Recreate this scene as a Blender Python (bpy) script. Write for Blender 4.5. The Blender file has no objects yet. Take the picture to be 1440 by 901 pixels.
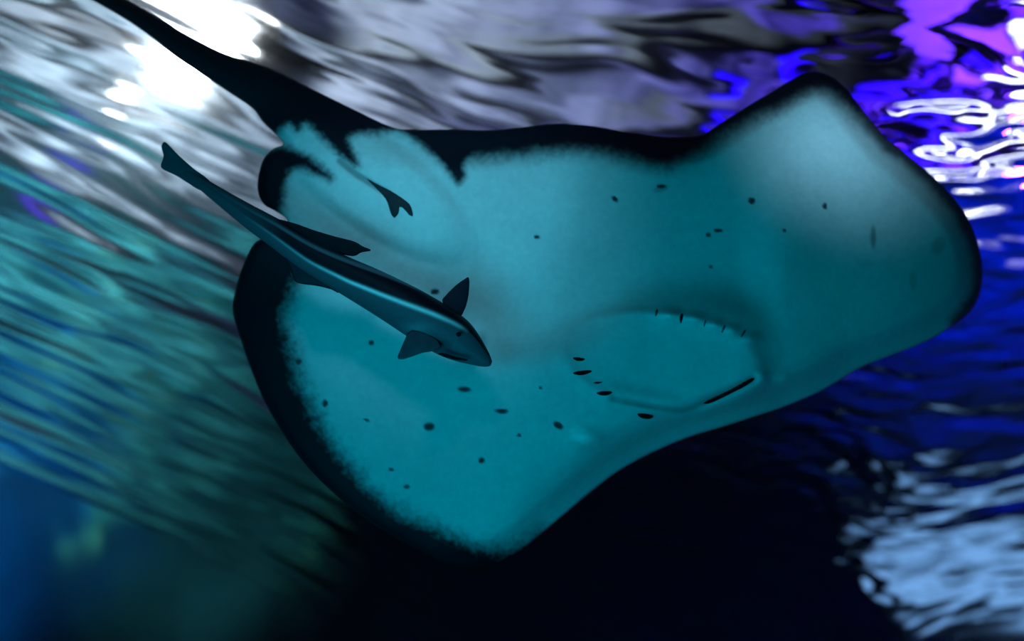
import bpy, bmesh, math, random
import numpy as np
from mathutils import Vector, Matrix, noise as mnoise

# ------------------------------------------------------------------ camera, world, lights, exposure
scn = bpy.context.scene
COL = scn.collection
FPX = 1130.0                      # focal length in pixels of the 1440x901 frame
PITCH = math.radians(41.5)        # the camera looks up at the water surface
CAM = Vector((0, 0, 1.5))
WATER_Z = 4.5
RGT = Vector((1, 0, 0))
FWD = Vector((0, math.cos(PITCH), math.sin(PITCH)))
UPV = Vector((0, -math.sin(PITCH), math.cos(PITCH)))

cam_d = bpy.data.cameras.new('camera')
cam_d.sensor_width = 36
cam_d.lens = 36 * FPX / 1440
cam_d.clip_start = 0.05
cam_d.dof.use_dof = True
cam_d.dof.focus_distance = 1.95
cam_d.dof.aperture_fstop = 0.85
cam = bpy.data.objects.new('camera', cam_d)
cam.location = CAM
cam.rotation_euler = (math.pi / 2 + PITCH, 0, 0)
COL.objects.link(cam)
scn.camera = cam

scn.view_settings.view_transform = 'Standard'
scn.view_settings.look = 'None'
scn.view_settings.gamma = 1
scn.view_settings.use_curve_mapping = False
scn.view_settings.exposure = 0.0
try:
    scn.cycles.caustics_reflective = False
    scn.cycles.caustics_refractive = False
except Exception:
    pass

world = bpy.data.worlds.new('world')
scn.world = world
world.use_nodes = True
world.node_tree.nodes['Background'].inputs[0].default_value = (0.0, 0.002, 0.006, 1)
world.node_tree.nodes['Background'].inputs[1].default_value = 1.0


def look_at(o, target):
    o.rotation_euler = (Vector(target) - o.location).to_track_quat('-Z', 'Y').to_euler()


def light(name, kind, loc, color, power, target=None, size=1.0, spot=None, blend=0.6):
    d = bpy.data.lights.new(name, kind)
    d.color = color
    d.energy = power
    if kind == 'AREA':
        d.shape = 'DISK'
        d.size = size
    else:
        d.shadow_soft_size = size
    if kind == 'SPOT':
        d.spot_size = math.radians(spot)
        d.spot_blend = blend
    o = bpy.data.objects.new(name, d)
    o.location = loc
    COL.objects.link(o)
    if target is not None:
        look_at(o, target)
    return o


def P0(x, y, depth):
    return CAM + (FWD + RGT * ((x - 720) / FPX) + UPV * ((450.5 - y) / FPX)) * depth


def rel(r, u, f):
    return CAM + RGT * r + UPV * u + FWD * f


# unseen teal key low on the left; two spots added to brighten pelvis and wing
light('teal_key_light', 'AREA', rel(-0.85, -0.60, -0.35), (0.0, 0.48, 0.70), 41, rel(0, 0, 2.3), 1.5)
light('pelvic_fill_spot', 'SPOT', rel(-0.35, 1.25, 0.6), (0.17, 0.72, 1.0), 70, P0(615, 262, 2.2), 0.15, 35, 1.0)
light('wing_fill_spot', 'SPOT', rel(0.3, 1.0, 0.4), (0.30, 0.72, 1.0), 150, P0(1180, 212, 2.35), 0.15, 15, 1.0)
# unseen spots added to colour the reef at left and floor at right
light('reef_fill_light', 'SPOT', (-4.6, 4.6, 4.2), (0.20, 0.82, 1.0), 2500, (-6.2, 6.9, 0), 0.5, 88, 1.0)
light('blue_reef_fill', 'SPOT', (-9.0, 8.0, 4.0), (0.0, 0.30, 1.0), 2600, (-9.0, 11.8, 1.2), 0.4, 85, 1.0)
light('green_reef_fill', 'SPOT', (-4.0, 8.0, 4.0), (0.12, 0.75, 0.75), 700, (-5.0, 12.0, 1.2), 0.4, 66, 1.0)
light('blue_floor_fill', 'SPOT', (6.0, 4.0, 4.0), (0.0, 0.02, 1.0), 4200, (6.8, 6.2, 0), 0.4, 78, 1.0)
# hall above the water: white flood over the left, purple wash over the right
light('hall_flood_light', 'POINT', (-3.25, 4.25, 6.85), (0.84, 0.94, 1.0), 560, None, 0.25)
light('purple_wash_light', 'POINT', (7.6, 7.0, 6.0), (0.10, 0.012, 1.0), 2300, None, 0.3)
# unseen fill lights added to brighten the hall ceiling
light('grey_ceiling_fill', 'AREA', (0.2, 5.6, 6.0), (0.66, 0.78, 1.0), 24, (0.2, 5.6, 8), 1.0)
light('left_ceiling_fill', 'AREA', (-6.2, 7.0, 5.8), (0.72, 0.92, 1.0), 165, (-6.2, 7.2, 8), 1.5)


# ------------------------------------------------------------------ helpers
def P(x, y, depth):
    """world point seen at pixel (x, y) of the 1440x901 frame, at this depth along the lens axis"""
    return CAM + (FWD + RGT * ((x - 720) / FPX) + UPV * ((450.5 - y) / FPX)) * depth


def Pn(xy, depth):
    f = np.array(FWD); r = np.array(RGT); u = np.array(UPV)
    v = f[None] + r[None] * ((xy[:, 0:1] - 720) / FPX) + u[None] * ((450.5 - xy[:, 1:2]) / FPX)
    return np.array(CAM)[None] + v * depth[:, None]


def tag(o, label=None, cat=None, group=None, kind=None):
    if label: o['label'] = label
    if cat: o['category'] = cat
    if group: o['group'] = group
    if kind: o['kind'] = kind
    return o


def link(name, me, mat=None, parent=None, smooth=True):
    o = bpy.data.objects.new(name, me)
    COL.objects.link(o)
    if mat: me.materials.append(mat)
    if smooth:
        me.polygons.foreach_set('use_smooth', [True] * len(me.polygons))
    if parent: o.parent = parent
    return o


def from_bm(name, bm, mat, parent=None, smooth=False):
    me = bpy.data.meshes.new(name)
    bm.normal_update()
    bm.to_mesh(me)
    bm.free()
    return link(name, me, mat, parent, smooth)


def box(bm, c, s, rz=0.0):
    m = Matrix.Translation(c) @ Matrix.Rotation(rz, 4, 'Z') @ Matrix.Diagonal((s[0], s[1], s[2], 1))
    return bmesh.ops.create_cube(bm, size=1, matrix=m)['verts']


def catmull(pts, n=8, closed=True):
    p = np.array(pts, float)
    out = []
    N = len(p)
    for i in range(N if closed else N - 1):
        if closed:
            a, b, c, d = p[(i - 1) % N], p[i], p[(i + 1) % N], p[(i + 2) % N]
        else:
            a, b, c, d = p[max(i - 1, 0)], p[i], p[i + 1], p[min(i + 2, N - 1)]
        for k in range(n):
            t = k / n
            out.append(0.5 * ((2 * b) + (c - a) * t + (2 * a - 5 * b + 4 * c - d) * t * t + (3 * b - a - 3 * c + d) * t ** 3))
    if not closed: out.append(p[-1])
    return np.array(out)


def seg_dist(q, poly, closed=True):
    """distance and nearest point from each q to a polyline"""
    best = np.full(len(q), 1e18)
    near = np.zeros_like(q)
    m = len(poly)
    for i in range(m if closed else m - 1):
        a = poly[i]; b = poly[(i + 1) % m]
        ab = b - a
        L = ab @ ab
        if L < 1e-12: continue
        t = np.clip(((q - a) @ ab) / L, 0, 1)
        c = a + t[:, None] * ab
        d = ((q - c) ** 2).sum(1)
        k = d < best
        best[k] = d[k]; near[k] = c[k]
    return np.sqrt(best), near


def inside(q, poly):
    r = np.zeros(len(q), bool)
    m = len(poly)
    for i in range(m):
        x1, y1 = poly[i]; x2, y2 = poly[(i + 1) % m]
        if y1 == y2: continue
        c = ((y1 > q[:, 1]) != (y2 > q[:, 1])) & (q[:, 0] < (x2 - x1) * (q[:, 1] - y1) / (y2 - y1) + x1)
        r ^= c
    return r


def sstep(a, b, x):
    t = np.clip((x - a) / (b - a), 0, 1)
    return t * t * (3 - 2 * t)


def vnoise(x, y, seed=0):
    """cheap smooth value noise on arrays, 0..1"""
    xi = np.floor(x).astype(np.int64); yi = np.floor(y).astype(np.int64)
    fx = x - xi; fy = y - yi
    fx = fx * fx * (3 - 2 * fx); fy = fy * fy * (3 - 2 * fy)

    def h(a, b):
        n = (a * 374761393 + b * 668265263 + seed * 1442695041) & 0xffffffff
        n = ((n ^ (n >> 13)) * 1274126177) & 0xffffffff
        return ((n ^ (n >> 16)) & 0xffff) / 65535.0
    return (h(xi, yi) * (1 - fx) + h(xi + 1, yi) * fx) * (1 - fy) + (h(xi, yi + 1) * (1 - fx) + h(xi + 1, yi + 1) * fx) * fy


def inflate(name, poly, step, front, back, mat, parent=None, color=None):
    """closed solid whose silhouette is poly; front/back(q, d) give depths of the two skins, meeting at the rim"""
    lo = poly.min(0) - step; hi = poly.max(0) + step
    nx = int((hi[0] - lo[0]) / step) + 2; ny = int((hi[1] - lo[1]) / step) + 2
    gx = lo[0] + np.arange(nx) * step; gy = lo[1] + np.arange(ny) * step
    cx, cy = np.meshgrid(gx[:-1] + step / 2, gy[:-1] + step / 2)
    keep = inside(np.stack([cx.ravel(), cy.ravel()], 1), poly).reshape(ny - 1, nx - 1)
    cnt = np.zeros((ny, nx), int)
    for dy in (0, 1):
        for dx in (0, 1):
            cnt[dy:ny - 1 + dy, dx:nx - 1 + dx] += keep
    used = cnt > 0
    rim = used & (cnt < 4)
    idx = -np.ones((ny, nx), int)
    idx[used] = np.arange(used.sum())
    X, Y = np.meshgrid(gx, gy)
    q = np.stack([X[used], Y[used]], 1)
    isrim = rim[used]
    d, near = seg_dist(q, poly)
    q[isrim] = near[isrim]
    d[isrim] = 0
    # one relaxation pass of the row beside the rim keeps the cells even
    df = front(q, d); db = back(q, d)
    mid = 0.5 * (df + db)
    df = np.where(isrim, mid, df)
    vf = Pn(q, df)
    bidx = -np.ones(len(q), int)
    inner = ~isrim
    bidx[inner] = len(q) + np.arange(inner.sum())
    bidx[isrim] = np.nonzero(isrim)[0]
    vb = Pn(q[inner], db[inner])
    js, is_ = np.nonzero(keep)
    a = idx[js, is_]; b = idx[js, is_ + 1]; c = idx[js + 1, is_ + 1]; e = idx[js + 1, is_]
    ff = np.stack([a, e, c, b], 1)
    fb = np.stack([bidx[a], bidx[b], bidx[c], bidx[e]], 1)
    allrim = isrim[a] & isrim[b] & isrim[c] & isrim[e]
    fb = fb[~allrim]
    me = bpy.data.meshes.new(name)
    me.from_pydata(np.concatenate([vf, vb]).tolist(), [], np.concatenate([ff, fb]).tolist())
    me.update()
    if color is not None:
        cf = color(q, d, True); cb = color(q[inner], d[inner], False)
        ca = me.color_attributes.new('pigment', 'FLOAT_COLOR', 'POINT')
        ca.data.foreach_set('color', np.concatenate([cf, cb]).astype(np.float32).ravel())
    return link(name, me, mat, parent)


# ------------------------------------------------------------------ materials
def new_mat(name):
    m = bpy.data.materials.new(name)
    m.use_nodes = True
    nt = m.node_tree
    return m, nt, nt.nodes['Principled BSDF'], nt.nodes['Material Output']


def noise_mat(name, c1, c2, scale=4.0, rough=0.8, bump=0.3, detail=6, spec=0.3):
    m, nt, b, out = new_mat(name)
    tc = nt.nodes.new('ShaderNodeTexCoord')
    n = nt.nodes.new('ShaderNodeTexNoise')
    n.inputs['Scale'].default_value = scale; n.inputs['Detail'].default_value = detail
    nt.links.new(tc.outputs['Object'], n.inputs['Vector'])
    r = nt.nodes.new('ShaderNodeValToRGB')
    r.color_ramp.elements[0].color = (*c1, 1); r.color_ramp.elements[0].position = 0.35
    r.color_ramp.elements[1].color = (*c2, 1); r.color_ramp.elements[1].position = 0.65
    nt.links.new(n.outputs['Fac'], r.inputs['Fac'])
    nt.links.new(r.outputs['Color'], b.inputs['Base Color'])
    b.inputs['Roughness'].default_value = rough
    b.inputs['Specular IOR Level'].default_value = spec
    if bump:
        bp = nt.nodes.new('ShaderNodeBump'); bp.inputs['Strength'].default_value = bump
        bp.inputs['Distance'].default_value = 0.05
        nt.links.new(n.outputs['Fac'], bp.inputs['Height'])
        nt.links.new(bp.outputs['Normal'], b.inputs['Normal'])
    return m


def emit_mat(name, col, strength):
    m, nt, b, out = new_mat(name)
    b.inputs['Base Color'].default_value = (0.02, 0.02, 0.02, 1)
    b.inputs['Emission Color'].default_value = (*col, 1)
    b.inputs['Emission Strength'].default_value = strength
    return m


def skin_mat(name, rough=0.55, spec=0.25, scale=60, bump=0.08):
    m, nt, b, out = new_mat(name)
    at = nt.nodes.new('ShaderNodeAttribute'); at.attribute_name = 'pigment'
    tc = nt.nodes.new('ShaderNodeTexCoord')
    n = nt.nodes.new('ShaderNodeTexNoise'); n.inputs['Scale'].default_value = scale; n.inputs['Detail'].default_value = 4
    nt.links.new(tc.outputs['Object'], n.inputs['Vector'])
    mr = nt.nodes.new('ShaderNodeMapRange')
    mr.inputs['To Min'].default_value = 0.86; mr.inputs['To Max'].default_value = 1.12
    nt.links.new(n.outputs['Fac'], mr.inputs['Value'])
    mx = nt.nodes.new('ShaderNodeMix'); mx.data_type = 'RGBA'; mx.blend_type = 'MULTIPLY'
    mx.inputs['Factor'].default_value = 1
    nt.links.new(at.outputs['Color'], mx.inputs['A'])
    nt.links.new(mr.outputs['Result'], mx.inputs['B'])
    nt.links.new(mx.outputs['Result'], b.inputs['Base Color'])
    b.inputs['Roughness'].default_value = rough
    b.inputs['Specular IOR Level'].default_value = spec
    bp = nt.nodes.new('ShaderNodeBump'); bp.inputs['Strength'].default_value = bump; bp.inputs['Distance'].default_value = 0.01
    nt.links.new(n.outputs['Fac'], bp.inputs['Height'])
    nt.links.new(bp.outputs['Normal'], b.inputs['Normal'])
    return m


def plain(name, col, rough=0.6, spec=0.3):
    return noise_mat(name, tuple(c * 0.85 for c in col), tuple(min(1, c * 1.1) for c in col), 25, rough, 0.05, 4, spec)


M_SKIN = skin_mat('ray_skin', 0.6, 0.12)
M_FISH = skin_mat('remora_skin', 0.5, 0.12, 90, 0.04)
M_SLIT = plain('slit_flesh', (0.006, 0.006, 0.010), 0.7, 0.1)
M_SLIT_PALE = plain('shallow_slit_flesh', (0.10, 0.10, 0.11), 0.7, 0.1)
M_VENT = plain('vent_flesh', (0.03, 0.03, 0.035), 0.7, 0.1)
M_FIN = plain('fin_membrane', (0.012, 0.014, 0.026), 0.6, 0.2)
M_FIN_PALE = plain('pale_fin_membrane', (0.065, 0.075, 0.095), 0.6, 0.2)
M_FLOOR = noise_mat('tank_floor_gravel', (0.010, 0.035, 0.045), (0.06, 0.16, 0.17), 1.3, 0.9, 0.5)
M_WALL = noise_mat('tank_wall_rockwork', (0.008, 0.016, 0.022), (0.03, 0.05, 0.06), 0.7, 0.9, 0.5)
M_ROCK = noise_mat('reef_rock', (0.03, 0.10, 0.11), (0.20, 0.34, 0.30), 2.2, 0.9, 0.8)
M_CORAL = noise_mat('coral', (0.22, 0.25, 0.13), (0.38, 0.38, 0.24), 6, 0.8, 0.5)
M_CEIL = noise_mat('hall_ceiling_paint', (0.10, 0.11, 0.14), (0.62, 0.64, 0.70), 1.6, 0.9, 0.1)
M_BEAM = plain('dark_beam_paint', (0.012, 0.014, 0.02), 0.8)
M_FRAME = plain('dark_frame', (0.01, 0.01, 0.014), 0.5)

# ------------------------------------------------------------------ the tank and the hall above it
X0, X1, Y0, Y1 = -14.0, 14.0, -8.0, 12.0
bm = bmesh.new(); box(bm, ((X0 + X1) / 2, (Y0 + Y1) / 2, -0.15), (X1 - X0 + 0.8, Y1 - Y0 + 0.8, 0.3))
tag(from_bm('floor', bm, M_FLOOR), kind='structure')

WX0, WX1, WZ0, WZ1 = 5.7, 11.4, 0.95, 2.75          # viewing window in the back wall
bm = bmesh.new()
for c, s in ((((X0 + WX0) / 2, Y1 + 0.2, 2.6), (WX0 - X0, 0.4, 5.2)),
             (((X1 + WX1) / 2, Y1 + 0.2, 2.6), (X1 - WX1, 0.4, 5.2)),
             (((WX0 + WX1) / 2, Y1 + 0.2, WZ0 / 2), (WX1 - WX0, 0.4, WZ0)),
             (((WX0 + WX1) / 2, Y1 + 0.2, (WZ1 + 5.2) / 2), (WX1 - WX0, 0.4, 5.2 - WZ1))):
    box(bm, c, s)
tag(from_bm('wall_back', bm, M_WALL), kind='structure')
for nm, x in (('wall_left', X0 - 0.2), ('wall_right', X1 + 0.2)):
    bm = bmesh.new(); box(bm, (x, (Y0 + Y1) / 2, 2.6), (0.4, Y1 - Y0, 5.2))
    tag(from_bm(nm, bm, M_WALL), kind='structure')
bm = bmesh.new(); box(bm, ((X0 + X1) / 2, Y0 - 0.2, 2.6), (X1 - X0, 0.4, 5.2))
tag(from_bm('wall_front', bm, M_WALL), kind='structure')

win = tag(bpy.data.objects.new('window_1', None), kind='structure')
win.location = ((WX0 + WX1) / 2, Y1, WZ0)
COL.objects.link(win)


def under(o, parent):
    """parent without moving"""
    o.parent = parent
    o.matrix_parent_inverse = Matrix.Translation(-parent.location)
    return o


bm = bmesh.new(); box(bm, ((WX0 + WX1) / 2, Y1 + 0.25, (WZ0 + WZ1) / 2), (WX1 - WX0, 0.06, WZ1 - WZ0))
under(from_bm('window_pane', bm, emit_mat('lit_gallery_pane', (0.24, 0.52, 1.0), 0.8)), win)
for c, s in (((WX0 - 0.06, Y1 + 0.05, (WZ0 + WZ1) / 2), (0.12, 0.3, WZ1 - WZ0 + 0.24)),
             ((WX1 + 0.06, Y1 + 0.05, (WZ0 + WZ1) / 2), (0.12, 0.3, WZ1 - WZ0 + 0.24)),
             (((WX0 + WX1) / 2, Y1 + 0.05, WZ0 - 0.06), (WX1 - WX0, 0.3, 0.12)),
             (((WX0 + WX1) / 2, Y1 + 0.05, WZ1 + 0.06), (WX1 - WX0, 0.3, 0.12))):
    bm = bmesh.new(); box(bm, c, s)
    under(from_bm('window_frame', bm, M_FRAME), win)

# bars added over the window's lower half to break its light into streaks
for z, hz in ((1.10, 0.10), (1.36, 0.12), (1.62, 0.09), (1.90, 0.05)):
    bm = bmesh.new(); box(bm, ((WX0 + WX1) / 2, Y1 + 0.12, z), (WX1 - WX0, 0.06, hz))
    under(from_bm('window_streak_bar', bm, M_FRAME), win)

# hall shell above the water
CE = 8.0
HX0, HX1, HY0, HY1 = -15.0, 13.0, -8.5, 20.0
bm = bmesh.new(); box(bm, ((HX0 + HX1) / 2, (HY0 + HY1) / 2, CE + 0.1), (HX1 - HX0, HY1 - HY0, 0.2))
ceil = tag(from_bm('ceiling', bm, M_CEIL), kind='structure')
for i in range(13):
    y = 0.75 + i * 1.4
    bm = bmesh.new(); box(bm, ((HX0 + HX1) / 2, y, CE - 0.12), (HX1 - HX0, 0.13, 0.24), 0)
    from_bm('ceiling_beam', bm, M_BEAM, ceil)
bm = bmesh.new(); box(bm, ((HX0 + HX1) / 2, HY1 + 0.1, 6.6), (HX1 - HX0, 0.2, 2.8))
tag(from_bm('wall_hall_back', bm, M_CEIL), kind='structure')
bm = bmesh.new(); box(bm, (HX1 + 0.1, (HY0 + HY1) / 2, 6.6), (0.2, HY1 - HY0, 2.8))
tag(from_bm('wall_hall_right', bm, M_CEIL), kind='structure')
bm = bmesh.new(); box(bm, (HX0 - 0.1, (HY0 + HY1) / 2, 6.6), (0.2, HY1 - HY0, 2.8))
tag(from_bm('wall_hall_left', bm, M_CEIL), kind='structure')

# floodlight
M_LAMP = emit_mat('lamp_glass', (1.0, 1.0, 1.0), 16)
M_LED_P = emit_mat('purple_led', (0.13, 0.03, 1.0), 1.7)
M_LED_B = emit_mat('blue_led', (0.015, 0.0, 1.0), 1.8)
M_LED_W = emit_mat('white_led', (0.9, 0.9, 1.0), 5.0)


def lathe(bm, prof, n=28, mtx=Matrix()):
    rings = []
    for r, z in prof:
        rings.append([bm.verts.new(mtx @ Vector((r * math.cos(2 * math.pi * k / n), r * math.sin(2 * math.pi * k / n), z))) for k in range(n)])
    for a, b in zip(rings[:-1], rings[1:]):
        for k in range(n):
            bm.faces.new((a[k], a[(k + 1) % n], b[(k + 1) % n], b[k]))
    if prof[0][0] > 1e-6: bm.faces.new(list(reversed(rings[0])))
    if prof[-1][0] > 1e-6: bm.faces.new(rings[-1])


def floodlight(x, y, r, label):
    root = bpy.data.objects.new('floodlight', None); root.location = (x, y, CE); COL.objects.link(root)
    tag(root, label, 'lamp', 'floodlights over the water')
    z = 0.0
    bm = bmesh.new(); lathe(bm, [(0.03, -0.5), (0.03, -0.005)]); from_bm('stem', bm, M_BEAM, root, True)
    bm = bmesh.new(); lathe(bm, [(0.08, -0.42), (r * 0.7, -0.5), (r, -0.72), (r, -0.76), (r * 0.96, -0.76), (r * 0.96, -0.72)])
    from_bm('reflector_housing', bm, M_BEAM, root, True)
    bm = bmesh.new(); lathe(bm, [(r * 0.95, -0.74), (r * 0.9, -0.78), (r * 0.4, -0.82), (0.02, -0.83)])
    from_bm('lens', bm, M_LAMP, root, True)


floodlight(-3.25, 4.25, 0.62, 'large white floodlight shining through the ripples beside the ray tail')
floodlight(-4.9, 5.75, 0.12, 'small white floodlight glinting left of the ray tail')


def led_panel(x, y, sx, sy, mat, label, grp, drop=0.34):
    root = bpy.data.objects.new('led_panel', None); root.location = (x, y, CE); COL.objects.link(root)
    tag(root, label, 'lamp', grp)
    bm = bmesh.new(); box(bm, (0, 0, -drop), (sx + 0.08, sy + 0.08, 0.10)); from_bm('housing', bm, M_FRAME, root)
    bm = bmesh.new(); box(bm, (0, 0, -drop - 0.07), (sx, sy, 0.03)); from_bm('diffuser', bm, mat, root)
    for k in (-1, 1):
        bm = bmesh.new(); box(bm, (k * sx * 0.4, 0, -drop / 2 - 0.003), (0.03, 0.03, drop - 0.006)); from_bm('hanger', bm, M_FRAME, root)


random.seed(5)
for i, y in enumerate((4.6, 5.8, 7.1, 8.6, 10.4, 12.6)):
    for j, x in enumerate((4.9, 6.4, 8.0, 9.8)):
        k = (i * 5 + j * 3) % 4
        m = (M_LED_P, M_LED_B, M_LED_P, M_LED_B)[k]
        led_panel(x, y, 0.95, 0.6, m, 'violet blue ceiling light panel seen through the ripples at right', 'violet light panels')
for x, y, sx, sy in ((6.7, 5.2, 1.0, 0.22), (9.3, 6.4, 1.4, 0.5), (7.4, 7.9, 2.4, 0.45), (11.0, 9.5, 3.0, 0.8), (8.6, 11.5, 4.4, 0.9), (11.3, 13.7, 2.5, 0.8)):
    led_panel(x, y, sx, sy, M_LED_W, 'white strip light among the violet panels at right', 'white strip lights', 0.62)
for x, y in ((2.5, 5.2), (3.3, 5.0), (2.7, 6.1), (3.5, 6.4)):
    led_panel(x, y, 0.42, 0.13, M_LED_B, 'small blue ceiling light above the dark wing edge', 'small blue lights')
led_panel(-8.6, 9.6, 0.9, 0.5, M_LED_P, 'lone violet light panel at the far left', None)


# ------------------------------------------------------------------ rippled water surface
def streak(x, y):
    yc = np.minimum(y, 9.0)
    w = -0.26 * x + y + 0.07 * np.clip(x, -6, 6) ** 2 - 0.05 * x * yc - 0.04 * yc * yc
    return (1 - np.sqrt(np.clip(1 - 0.145 * w, 0.02, 9))) / 0.0725


wx = np.concatenate([np.linspace(-13.95, -4.6, 60)[:-1], np.linspace(-4.6, 4.6, 330), np.linspace(4.6, 13.95, 60)[1:]])
wy = np.concatenate([np.linspace(-7.9, 1.0, 40)[:-1], np.linspace(1.0, 3.2, 320)[:-1], np.linspace(3.2, 8.5, 560)[:-1], np.linspace(8.5, 11.95, 120)])
NXW, NYW = len(wx), len(wy)
WXg, WYg = np.meshgrid(wx, wy)
v = streak(WXg, WYg); u = WXg + 0.26 * WYg
warp = (vnoise(u * 0.9, v * 1.6, 3) - 0.5) * 0.35 + (vnoise(u * 2.3, v * 3.1, 4) - 0.5) * 0.12
vw = v + warp
hgt = np.zeros_like(v)
for fu, fv, amp, sd in ((0.45, 1.1, 0.018, 71), (0.9, 2.9, 0.016, 12), (1.7, 5.3, 0.0095, 13), (2.3, 8.7, 0.0052, 14),
                        (3.7, 13.0, 0.0030, 15), (5.3, 19.0, 0.0017, 16)):
    hgt += amp * (vnoise(u * fu + sd * 1.7, vw * fv + sd * 0.37 + u * 0.31, sd) - 0.5)
    hgt += amp * (vnoise(u * fu * 0.83 - vw * 0.4 + sd, vw * fv * 1.13 - u * 0.27, sd + 40) - 0.5)
for fu, fv, amp, sd in ((2.6, 23.0, 0.0013, 31), (3.4, 33.0, 0.0007, 32)):
    hgt += amp * 2 * (vnoise(u * fu + sd, vw * fv + u * 0.5, sd) - 0.5)
# the small chop is stronger on the right, under the violet lights
chop = np.clip((WXg - 0.35) / 0.6, 0, 1)
for fu, fv, amp, sd in ((3.6, 11.0, 0.0036, 21), (6.0, 17.0, 0.0022, 22), (9.0, 26.0, 0.0010, 23)):
    hgt += chop * (1 + 0.5 * np.clip(WXg - 1.0, 0, 1)) * amp * 2 * (vnoise(u * fu + v * 1.3, vw * fv - u * 0.6, sd) - 0.5)
me = bpy.data.meshes.new('water_surface')
vv = np.stack([WXg, WYg, WATER_Z + hgt], -1).reshape(-1, 3)
jj, ii = np.meshgrid(np.arange(NYW - 1), np.arange(NXW - 1), indexing='ij')
a = (jj * NXW + ii).ravel()
fc = np.stack([a, a + 1, a + 1 + NXW, a + NXW], 1)
me.vertices.add(len(vv)); me.vertices.foreach_set('co', vv.ravel())
me.loops.add(fc.size); me.loops.foreach_set('vertex_index', fc.ravel().astype(np.int32))
me.polygons.add(len(fc)); me.polygons.foreach_set('loop_start', np.arange(0, fc.size, 4, dtype=np.int32))
me.update(calc_edges=True); me.validate()

mw, nt, b, out = new_mat('water')
nt.nodes.remove(b)
g = nt.nodes.new('ShaderNodeBsdfGlass')
g.inputs['IOR'].default_value = 1.333; g.inputs['Roughness'].default_value = 0.0
g.inputs['Color'].default_value = (0.86, 0.95, 1.0, 1)
# fine ruffle on the left half, calm glassy water on the right
tcw = nt.nodes.new('ShaderNodeTexCoord'); sx = nt.nodes.new('ShaderNodeSeparateXYZ')
nt.links.new(tcw.outputs['Object'], sx.inputs[0])
mrw = nt.nodes.new('ShaderNodeMapRange')
mrw.inputs['From Min'].default_value = 0.3; mrw.inputs['From Max'].default_value = 1.5
mrw.inputs['To Min'].default_value = 0.12; mrw.inputs['To Max'].default_value = 0.03
nt.links.new(sx.outputs['X'], mrw.inputs['Value'])
mry = nt.nodes.new('ShaderNodeMapRange')
mry.inputs['From Min'].default_value = 2.8; mry.inputs['From Max'].default_value = 4.2
mry.inputs['To Min'].default_value = 0.0; mry.inputs['To Max'].default_value = 0.10
nt.links.new(sx.outputs['Y'], mry.inputs['Value'])
mxw = nt.nodes.new('ShaderNodeMath'); mxw.operation = 'MAXIMUM'
nt.links.new(mrw.outputs['Result'], mxw.inputs[0]); nt.links.new(mry.outputs['Result'], mxw.inputs[1])
nt.links.new(mxw.outputs[0], g.inputs['Roughness'])
nt.links.new(g.outputs[0], out.inputs['Surface'])
water = link('water_surface', me, mw)
tag(water, 'rippled water surface overhead, seen from below with lights shining through', 'water', kind='stuff')

# ------------------------------------------------------------------ reef on the tank floor
random.seed(11)


def rock(name, x, y, r, sq, mat, seed, label, cat, grp, lump=0.45):
    bm = bmesh.new()
    bmesh.ops.create_icosphere(bm, subdivisions=4, radius=1)
    for vtx in bm.verts:
        n = vtx.co.normalized()
        k = 1 + lump * mnoise.noise(n * 1.6 + Vector((seed * 3.1, 0, 0))) + lump * 0.45 * mnoise.noise(n * 4.5 + Vector((0, seed * 2.3, 0)))
        vtx.co = n * k * r
        vtx.co.z *= sq
    zmin = min(vtx.co.z for vtx in bm.verts)
    for vtx in bm.verts:
        vtx.co.z = max(vtx.co.z, zmin * 0.35)
    o = from_bm(name, bm, mat, None, True)
    o.location = (x, y, -zmin * 0.35)
    tag(o, label, cat, grp)


for i, (x, y, r) in enumerate(((-4.9, 6.6, 0.55), (-6.6, 7.2, 0.6), (-4.0, 8.0, 0.55), (-5.8, 8.9, 0.65), (-8.3, 8.6, 0.75),
                               (-3.6, 9.8, 0.55), (-4.8, 10.9, 0.5), (-7.9, 10.7, 0.65), (-9.9, 10.2, 0.6), (-8.3, 6.2, 0.55))):
    rock('reef_rock', x, y, r, 0.8, M_ROCK, i + 1, 'rough grey green reef rock on the tank floor at left', 'rock', 'reef rocks on the tank floor')
for i, (x, y, r) in enumerate(((-7.1, 9.6, 0.24), (-4.6, 9.2, 0.16), (-5.8, 10.2, 0.2), (-2.1, 10.4, 0.2), (-5.3, 7.7, 0.2))):
    rock('coral', x, y, r, 0.9, M_CORAL, i + 20, 'small pale yellow coral head among the reef rocks', 'coral', 'coral heads on the reef', 0.25)

# two tall pinnacles against the back wall, each topped by pale coral
for i, (x, h) in enumerate(((-6.3, 1.75), (-2.9, 1.85))):
    rock('reef_pinnacle', x, 11.2, 0.45, h / 0.6, M_ROCK, 40 + i,
         ('tall reef pinnacle by the back wall, the left one', 'tall reef pinnacle by the back wall, the right one')[i], 'rock', None, 0.2)
    rock('finger_coral', x, 11.2, 0.22, 0.9, M_CORAL, 50 + i,
         ('pale coral crowning the left pinnacle', 'pale coral crowning the right pinnacle')[i], 'coral', None, 0.25)
    bpy.context.view_layer.update()
    pin, cor = [o for o in COL.objects if o.name.startswith('reef_pinnacle')][-1], [o for o in COL.objects if o.name.startswith('finger_coral')][-1]
    cor.location.z += max(vv.co.z for vv in pin.data.vertices) + pin.location.z + 0.012

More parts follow.
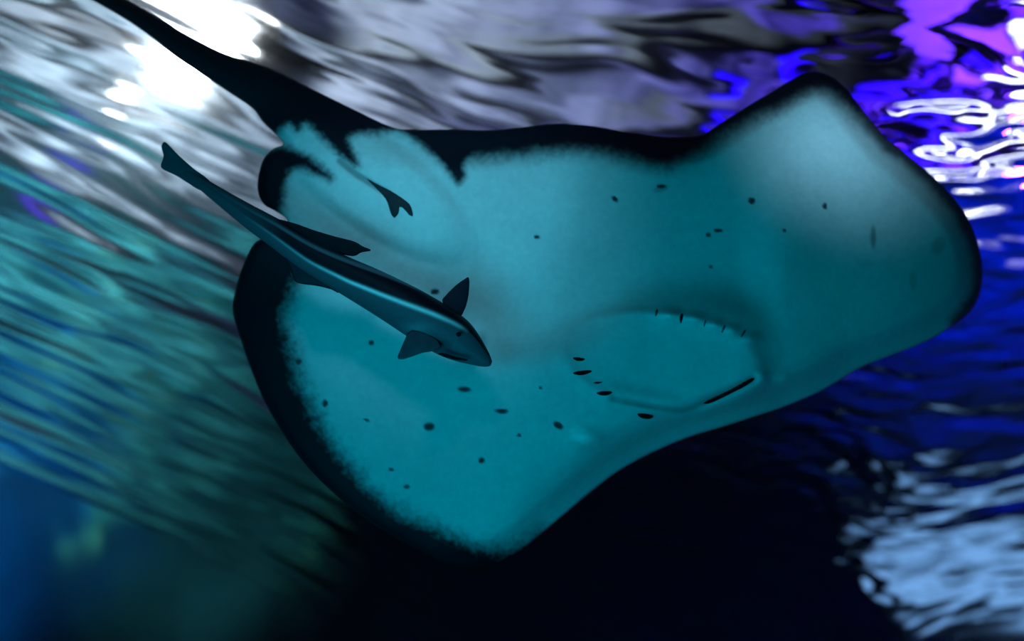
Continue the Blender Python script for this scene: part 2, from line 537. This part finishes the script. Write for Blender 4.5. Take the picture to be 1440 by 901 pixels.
# ------------------------------------------------------------------ the stingray
OUT = [(-170, -174), (-60, -118), (90, -38), (150, -14), (205, 14), (262, 48), (318, 76), (378, 95), (449, 130), (502, 156), (552, 179), (585, 182), (640, 182),
       (690, 183), (740, 178), (785, 174), (832, 177), (885, 186), (940, 193), (985, 190), (1012, 174), (1050, 150),
       (1085, 129), (1115, 111), (1142, 101), (1164, 105), (1184, 119), (1202, 140), (1222, 166), (1244, 192),
       (1272, 215), (1304, 241), (1334, 270), (1356, 298), (1372, 332), (1381, 372), (1379, 410), (1363, 440), (1332, 463),
       (1300, 481), (1252, 500), (1212, 516), (1182, 534), (1150, 552), (1102, 572), (1060, 586), (1020, 599),
       (970, 614), (920, 635), (872, 661), (832, 691), (800, 718), (768, 745), (735, 772), (700, 792), (664, 801), (628, 793),
       (580, 769), (531, 741), (490, 711), (450, 675), (416, 636), (390, 596), (369, 558), (350, 511), (335, 466),
       (327, 434), (333, 400), (345, 365), (361, 339), (385, 333), (404, 322), (403, 308), (388, 297), (370, 286), (362, 262), (369, 227),
       (384, 209), (398, 203), (388, 189), (370, 172), (356, 153), (324, 131), (278, 101), (250, 82), (196, 40), (140, 6), (78, -26), (-64, -110)]
RAY = catmull(OUT, 5)
BOTTOM = catmull([(700, 800), (770, 745), (832, 691), (920, 635), (1020, 599), (1150, 552), (1212, 516), (1300, 481), (1363, 440), (1390, 380)], 5, False)
UPMARG_IN = catmull([(560, 176), (595, 196), (622, 214), (650, 222), (700, 221), (760, 216), (830, 210), (880, 222), (930, 235), (962, 226), (1000, 203), (1050, 173),
                     (1100, 151), (1150, 128), (1180, 140), (1205, 168)], 5, False)
UPMARG = np.concatenate([UPMARG_IN, np.array([(1222, 166), (1190, 70), (1100, 80), (940, 150), (760, 130), (560, 150)])])
LOMARG_IN = catmull([(425, 330), (422, 380), (404, 440), (410, 490), (428, 545), (452, 598), (485, 648), (520, 688), (562, 722),
                     (610, 745), (655, 762), (710, 772), (760, 752)], 5, False)
LOMARG = np.concatenate([LOMARG_IN, np.array([(800, 830), (640, 850), (420, 740), (300, 560), (290, 400), (340, 310)])])
# dark marks: tail, ends of the pelvic fins, painted shadow gap and disc margin
TAILD = catmull([(-260, -270), (60, -70), (262, 30), (449, 118), (520, 150), (562, 176), (534, 186), (506, 188), (491, 196), (497, 214), (506, 233), (492, 230), (474, 214), (458, 199), (444, 184),
                 (430, 172), (418, 184), (408, 174), (396, 180), (382, 190), (340, 160), (160, 50), (-80, -90), (-280, -190)], 5)
PELV_L = catmull([(388, 204), (412, 211), (440, 225), (466, 250), (448, 247), (424, 236), (410, 240), (402, 258), (398, 282), (392, 303), (355, 300), (352, 230)], 5)
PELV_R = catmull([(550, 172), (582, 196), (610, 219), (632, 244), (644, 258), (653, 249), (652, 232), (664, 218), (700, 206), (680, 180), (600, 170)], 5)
CLOACA_LINE = catmull([(478, 226), (500, 244), (522, 258), (545, 272)], 5, False)
GILL_LINE = catmull([(540, 508), (640, 500), (700, 492), (770, 484), (830, 462), (880, 436), (930, 424), (1000, 424), (1070, 442), (1110, 475)], 5, False)
JAW_LINE = catmull([(864, 561), (907, 569), (951, 577), (974, 574), (996, 564), (1026, 551), (1059, 534)], 5, False)

SPOTS = [(652, 547, 10, 4, 5), (705, 578, 10, 4, 5), (603, 600, 8, 6, 0), (785, 598, 7, 4, 35), (677, 647, 4, 4, 0), (572, 684, 5, 3, 0),
         (522, 482, 4, 4, 0), (515, 590, 5, 2, 20), (457, 567, 4, 5, 0), (420, 508, 5, 5, 0), (1057, 282, 5, 4, 0), (1010, 324, 6, 3, 0),
         (996, 330, 4, 3, 0), (930, 262, 6, 3, 0), (865, 280, 5, 3, 40), (612, 410, 6, 4, 0), (1103, 324, 3, 2, 0), (1160, 290, 3, 4, 0),
         (760, 545, 3, 2, 0), (730, 612, 3, 2, 0), (550, 660, 4, 2, 10), (755, 333, 4, 3, 0), (1000, 375, 3, 2, 0)]
FAINT = [(1228, 333, 4, 16, 0, .55), (1320, 345, 9, 14, 30, .3), (1284, 395, 5, 14, 0, .22), (1215, 370, 12, 6, 0, .12), (930, 265, 12, 5, -15, .3)]
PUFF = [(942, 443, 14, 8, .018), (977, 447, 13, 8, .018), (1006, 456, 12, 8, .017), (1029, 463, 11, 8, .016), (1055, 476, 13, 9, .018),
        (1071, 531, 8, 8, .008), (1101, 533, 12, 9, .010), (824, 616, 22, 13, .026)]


def ell(q, x, y, a, b, rot=0):
    c, s = math.cos(math.radians(rot)), math.sin(math.radians(rot))
    dx = q[:, 0] - x; dy = q[:, 1] - y
    return ((dx * c + dy * s) / a) ** 2 + ((-dx * s + dy * c) / b) ** 2


def ray_mid(q):
    x, y = q[:, 0], q[:, 1]
    D = 2.24 + 0.00010 * (x - 720) - 0.00016 * (y - 450)
    D += 0.11 * np.clip((x - 1080) / 300, 0, 1.4) ** 2            # far wing curls upward
    D += 0.10 * np.clip((560 - x) / 250, 0, 1) ** 2 * sstep(290, 430, y)    # near wing droops at its tip
    D += 0.16 * np.clip((300 - y) / 260, 0, 1.3) ** 2              # rear edge and tail lift
    return D


def ray_front(q, d):
    x, y = q[:, 0], q[:, 1]
    db, _ = seg_dist(q, BOTTOM, False)
    tail = sstep(520, 380, x) * sstep(230, 150, y)
    R = 16 + 10 * tail
    k = np.clip(d / R, 0, 1)
    t = (0.020 + 0.026 * tail) * np.sqrt(np.clip(1 - (1 - k) ** 2, 0, 1))
    # thick leading edge round the snout rolls away smoothly
    kb = np.clip(db / 120, 0, 1)
    t += 0.065 * np.sqrt(np.clip(1 - (1 - kb) ** 2, 0, 1)) * sstep(620, 760, x + (y - 600) * .2) * sstep(0, 40, d)
    # body hump along the axis from tail to snout
    ax = np.array([0.83, 0.55]); ap = np.array([400., 165.])
    al = (q - ap) @ ax; pr = (q - ap) @ np.array([-ax[1], ax[0]])
    wide = 60 + 170 * sstep(0, 500, al)
    t += 0.075 * np.exp(-(pr / wide) ** 2) * sstep(-60, 260, al) * sstep(0, 60, d)
    # pelvic fins stand a little proud of the disc
    pf = ell(q, 520, 255, 165, 62, 36)
    t += 0.018 * sstep(1.25, 0.55, pf) * sstep(0, 16, d)
    # gill basket: lower side of the crease stands out
    g, _ = seg_dist(q, GILL_LINE, False)
    gy = np.interp(x, GILL_LINE[:, 0], GILL_LINE[:, 1])
    side = np.where(y > gy, 1.0, -1.0)
    fade = sstep(560, 690, x) * sstep(1110, 1030, x)
    t += 0.055 * np.tanh(side * g / 28) * np.exp(-(g / 150) ** 2) * fade
    e = ell(q, 930, 508, 138, 66, 8)
    t -= 0.016 * sstep(1.0, 0.2, e)
    t += 0.007 * np.exp(-((np.sqrt(e) - 1.02) / 0.10) ** 2)
    j, _ = seg_dist(q, JAW_LINE, False)
    t -= 0.008 * np.exp(-(j / 5) ** 2)
    t += 0.006 * np.exp(-((j - 12) / 9) ** 2)
    c, _ = seg_dist(q, CLOACA_LINE, False)
    t -= 0.007 * np.exp(-(c / 6) ** 2)
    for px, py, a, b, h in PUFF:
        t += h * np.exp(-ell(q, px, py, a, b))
    t += 0.006 * (vnoise(x / 70, y / 70, 5) - 0.5) * sstep(0, 60, d)
    # long soft fold on the near wing
    f, _ = seg_dist(q, catmull([(430, 455), (520, 470), (610, 500), (690, 500)], 5, False), False)
    t += 0.010 * np.exp(-(f / 40) ** 2)
    f, _ = seg_dist(q, catmull([(520, 760), (600, 690), (700, 690), (790, 640)], 5, False), False)
    t += 0.008 * np.exp(-(f / 35) ** 2)
    return ray_mid(q) - t


def ray_back(q, d):
    x, y = q[:, 0], q[:, 1]
    tail = sstep(520, 380, x) * sstep(230, 150, y)
    k = np.clip(d / (18 + 8 * tail), 0, 1)
    t = (0.016 + 0.026 * tail) * np.sqrt(np.clip(1 - (1 - k) ** 2, 0, 1))
    t += 0.13 * np.exp(-ell(q, 830, 430, 330, 230, 25)) * sstep(0, 90, d)
    return ray_mid(q) + t


def ray_color(q, d, front):
    x, y = q[:, 0], q[:, 1]
    n = len(q)
    dark = np.zeros(n)
    nz = (vnoise(x / 7, y / 7, 1) - .5) * 0.8 + (vnoise(x / 26, y / 26, 2) - .5) * 1.0
    fine = vnoise(x / 3.1, y / 3.1, 9) - .5
    rag = vnoise((x + y) / 4, (x - y) / 26, 8) - .5

    def region(poly, soft, rough):
        s, _ = seg_dist(q, poly)
        s = np.where(inside(q, poly), s, -s) + rough * (nz + 0.9 * fine + 0.35 * rag)
        return sstep(-soft, soft * 0.7, s)
    if front:
        dark = np.maximum(dark, region(UPMARG, 20, 5))
        dark = np.maximum(dark, region(LOMARG, 24, 9))
        dark = np.maximum(dark, region(TAILD, 10, 4))
        dark = np.maximum(dark, region(PELV_L, 11, 4))
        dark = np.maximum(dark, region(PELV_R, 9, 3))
        # narrow dusky rim of the far wing
        dr, _ = seg_dist(q, catmull([(1164, 105), (1202, 140), (1244, 192), (1304, 241), (1356, 298), (1381, 372), (1379, 410), (1350, 452)], 5, False), False)
        dark = np.maximum(dark, 0.90 * sstep(24, 5, dr + 4 * nz))
        c, _ = seg_dist(q, CLOACA_LINE, False)
        dark = np.maximum(dark, 0.55 * sstep(7, 2, c))
        j, _ = seg_dist(q, JAW_LINE, False)
        dark = np.maximum(dark, 0.35 * sstep(7, 1, j))
        for sx, sy, sa, sb, rot in SPOTS:
            dark = np.maximum(dark, 0.93 * sstep(1.6, 0.5, ell(q, sx, sy, sa, sb, rot) + 0.6 * nz))
        for sx, sy, sa, sb, rot, k in FAINT:
            dark = np.maximum(dark, k * sstep(1.8, 0.2, ell(q, sx, sy, sa, sb, rot)))
        pale = np.array([0.60, 0.62, 0.62]); dk = np.array([0.004, 0.006, 0.012])
        mott = 1 + 0.10 * (vnoise(x / 60, y / 60, 21) - .5) + 0.06 * (vnoise(x / 16, y / 16, 22) - .5)
        dk = dk[None] + np.array([0.012, 0.013, 0.016])[None] * (sstep(470, 340, x) * sstep(190, 130, y))[:, None]  # tail pigment greyed to stand for the lamp's haze
        col = pale[None] * mott[:, None] * (1 - dark[:, None]) + dk * dark[:, None]
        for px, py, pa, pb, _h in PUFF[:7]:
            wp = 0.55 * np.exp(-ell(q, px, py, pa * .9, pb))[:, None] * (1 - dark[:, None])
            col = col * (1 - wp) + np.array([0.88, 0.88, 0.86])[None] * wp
        w = 0.75 * sstep(1.0, 0.0, ell(q, 822, 614, 27, 15, 22))[:, None]  # bright highlight on the fold painted as pale pigment
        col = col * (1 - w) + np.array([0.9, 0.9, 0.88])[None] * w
    else:
        col = np.tile(np.array([0.03, 0.035, 0.045]), (n, 1)) * (1 + 0.6 * nz[:, None])
    return np.concatenate([np.clip(col, 0, 1), np.ones((n, 1))], 1)


ray = bpy.data.objects.new('stingray', None)
ray.location = P(760, 430, 2.15)
COL.objects.link(ray)
tag(ray, 'large stingray gliding overhead with pale belly, black fin margins and long dark tail', 'stingray')
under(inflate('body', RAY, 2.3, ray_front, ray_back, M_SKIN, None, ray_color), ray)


def on_belly(name, pts, n, lift, thick, mat, step=1.0):
    poly = catmull(pts, n)
    c = poly.mean(0)[None]

    def dd(q):
        return ray_front(q, np.full(len(q), 200.0))
    o = inflate(name, poly, step,
                lambda q, d: dd(q) - lift - thick * np.sqrt(np.clip(d / (d.max() + 1e-6), 0, 1)),
                lambda q, d: dd(q) + thick + 0.004, mat)
    return under(o, ray)


def slit_pts(x, y, a, b, rot, bend=0.3):
    c, s = math.cos(math.radians(rot)), math.sin(math.radians(rot))
    pts = []
    for t in range(12):
        th = 2 * math.pi * t / 12
        px = a * math.cos(th); py = b * math.sin(th) - bend * b * (math.cos(th) ** 2)
        pts.append((x + px * c - py * s, y + px * s + py * c))
    return pts


for (x, y, a, b, r) in ((814, 505, 9, 3, 6), (819, 524, 14, 3.6, -6), (841, 538, 7, 1.8, -4), (850, 553, 11.5, 3.6, -2), (907, 585, 11.5, 3.8, 10),
                        (923, 440, 2.2, 6, 12), (958, 448, 2.6, 8, 8), (991, 455, 1.6, 6, 14), (1017, 463, 2.0, 7, 22), (1045, 469, 2.0, 7, 32)):
    on_belly('gill_slit', slit_pts(x, y, a, b, r), 3, 0.0015, 0.002, M_SLIT if y > 500 or x == 958 else M_SLIT_PALE)
on_belly('mouth', [(988, 567), (1004, 559), (1026, 548.5), (1044, 538), (1057, 531.5), (1061, 533), (1051, 541), (1034, 550), (1014, 560), (998, 567)], 4, 0.002, 0.002, M_SLIT)
on_belly('cloaca', [(514, 250), (530, 258), (548, 267), (564, 277), (577, 288), (581, 303), (575, 302), (567, 293), (562, 291), (561, 299), (555, 306), (550, 302), (547, 293), (542, 280), (530, 266)], 4, 0.003, 0.004, M_VENT)

# ------------------------------------------------------------------ the remora swimming under the ray
UPE = [(262, 236), (280, 246), (320, 269), (356, 289), (392, 308), (440, 337), (488, 360), (530, 378), (560, 392), (592, 408), (620, 424),
       (644, 440), (660, 453), (673, 470), (683, 487), (689, 499), (692, 508)]
LOE = [(256, 246), (272, 259), (312, 293), (346, 321), (380, 346), (424, 380), (474, 410), (516, 436), (544, 454), (574, 474), (600, 490),
       (622, 501), (642, 508), (660, 512), (675, 515), (685, 515.5), (690, 514)]
# caudal end and snout close to points
ue = catmull(UPE, 4, False); le = catmull(LOE, 4, False)
NS, NR = len(ue), 96
REM_D0 = 1.96


def rem_depth(x):
    return REM_D0 + 0.00022 * (520 - x) + 0.10 * max(0, (400 - x) / 170) ** 2


vs, cols = [], []
for i in range(NS):
    c = (ue[i] + le[i]) / 2; hv = (ue[i] - le[i]) / 2
    s = i / (NS - 1)
    dep = rem_depth(c[0])
    hw = np.linalg.norm(hv) * dep / FPX * (0.80 + 0.25 * s)
    for k in range(NR):
        th = 2 * math.pi * k / NR
        qv = math.sin(th); fr = math.cos(th)       # qv: +1 upper edge, fr: +1 toward the camera
        p = c + hv * qv
        vs.append(P(p[0], p[1], dep - hw * fr))
        # pale lateral line, dark band above it, slate flank below, as on a striped sucker fish
        ql = float(np.interp(c[0], (300, 380, 440, 490, 536, 570, 604, 632, 660), (0.0, -.22, -.28, -.2, 0., .18, .38, .52, .60)))
        qt = float(np.interp(c[0], (300, 400, 460, 520, 580, 620), (.38, .50, .62, .80, .98, 1.1)))
        vis = float(np.interp(c[0], (340, 430, 500, 610, 642, 655), (0, .35, 1, 1, .6, 0)))
        line = math.exp(-((qv - ql) / 0.085) ** 2) * vis
        bv = float(np.interp(c[0], (320, 400), (0.2, 1)))
        band = min(1, max(0, (qv - ql) / 0.06)) * min(1, max(0, (qt - qv) / 0.06)) * bv
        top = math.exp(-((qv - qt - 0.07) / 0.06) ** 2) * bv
        rimd = min(1, max(0, (qv - qt - 0.16) / 0.08)) * bv
        base = np.array([0.085, 0.10, 0.125])
        if c[0] > 640 and qv < -0.2: base = base * 1.2
        col = base * (1 - max(band, rimd * .8)) + np.array([0.004, 0.005, 0.012]) * max(band, rimd * .8)
        tailk = float(np.interp(c[0], (260, 400), (1, 0)))
        col = col * (1 - 0.6 * tailk) + np.array([0.06, 0.065, 0.08]) * 0.6 * tailk
        col = col * (1 - line) + np.array([0.92, 0.95, 0.97]) * line
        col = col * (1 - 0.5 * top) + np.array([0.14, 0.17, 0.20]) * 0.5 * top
        # pale patch above the pectoral fin, dusky gill cover behind the mouth
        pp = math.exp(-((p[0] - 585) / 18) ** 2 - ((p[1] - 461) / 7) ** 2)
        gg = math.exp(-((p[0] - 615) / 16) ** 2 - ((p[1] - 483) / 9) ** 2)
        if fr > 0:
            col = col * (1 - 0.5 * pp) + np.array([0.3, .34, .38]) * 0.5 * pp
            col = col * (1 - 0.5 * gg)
        cols.append((*col, 1))
fcs = []
for i in range(NS - 1):
    for k in range(NR):
        a = i * NR + k; b = i * NR + (k + 1) % NR
        fcs.append((a, b, b + NR, a + NR))
fcs.append(tuple(range(NR - 1, -1, -1)))
fcs.append(tuple((NS - 1) * NR + k for k in range(NR)))
me = bpy.data.meshes.new('body')
me.from_pydata(vs, [], fcs); me.update()
ca = me.color_attributes.new('pigment', 'FLOAT_COLOR', 'POINT')
ca.data.foreach_set('color', np.array(cols, np.float32).ravel())
bmx = bmesh.new(); bmx.from_mesh(me); bmesh.ops.recalc_face_normals(bmx, faces=bmx.faces); bmx.to_mesh(me); bmx.free()
rem = bpy.data.objects.new('remora', None)
rem.location = P(540, 420, REM_D0)
COL.objects.link(rem)
tag(rem, 'slender striped sucker fish swimming head down below the stingray belly', 'fish')
under(link('body', me, M_FISH), rem)


def fin(name, pts, depth, thick, mat, slope=(0, 0), c0=None, label=None):
    poly = catmull(pts, 5)
    c = np.array(c0 if c0 else poly.mean(0))

    def dm(q):
        return depth + slope[0] * (q[:, 0] - c[0]) + slope[1] * (q[:, 1] - c[1])
    o = inflate(name, poly, 1.5, lambda q, d: dm(q) - thick * np.sqrt(np.clip(d / 12, 0, 1)),
                lambda q, d: dm(q) + thick * np.sqrt(np.clip(d / 12, 0, 1)), mat)
    if label: o['label'] = label
    return under(o, rem)


fin('pectoral_fin', [(622, 424), (628, 414), (640, 402), (652, 393), (659, 390), (660, 402), (658, 420), (653, 436), (646, 446), (634, 440)], 1.93, 0.004, M_FIN, (0.0004, -0.0012), (634, 440), 'dark upper pectoral fin')
fin('pectoral_fin', [(576, 466), (569, 478), (563, 492), (559, 503), (566, 505), (580, 501), (594, 496), (606, 494), (620, 487), (610, 474), (592, 466)], 1.885, 0.004, M_FIN_PALE, (0, -0.0010), (610, 476), 'slate lower pectoral fin')
fin('dorsal_fin', [(386, 307), (396, 309), (418, 315), (440, 323), (470, 332), (497, 339), (510, 346), (522, 352), (508, 355), (496, 360), (470, 354), (436, 338), (404, 318)], 1.96, 0.004, M_SLIT, (-0.0002, 0.0004))
fin('anal_fin', [(398, 356), (408, 376), (414, 394), (424, 399), (446, 402), (466, 407), (476, 412), (470, 402), (440, 384), (416, 366)], 1.97, 0.004, M_FIN, (-0.0002, 0.0))
fin('caudal_fin', [(296, 256), (270, 235), (250, 217), (233, 200), (227, 206), (230, 220), (226, 233), (231, 239), (248, 247), (264, 257), (284, 268)], rem_depth(256), 0.005, M_FIN_PALE, (-0.0008, 0))
fin('mouth', [(615, 497), (625, 496.5), (640, 501), (657, 505), (655, 507), (640, 505.5), (626, 502)], 1.868, 0.004, M_SLIT, (-0.00005, 0.0007), (636, 501))
bm = bmesh.new()
bmesh.ops.create_uvsphere(bm, u_segments=16, v_segments=10, radius=0.0055)
o = from_bm('eye', bm, M_SLIT, None, True)
o.location = P(645, 470, 1.868)
under(o, rem)
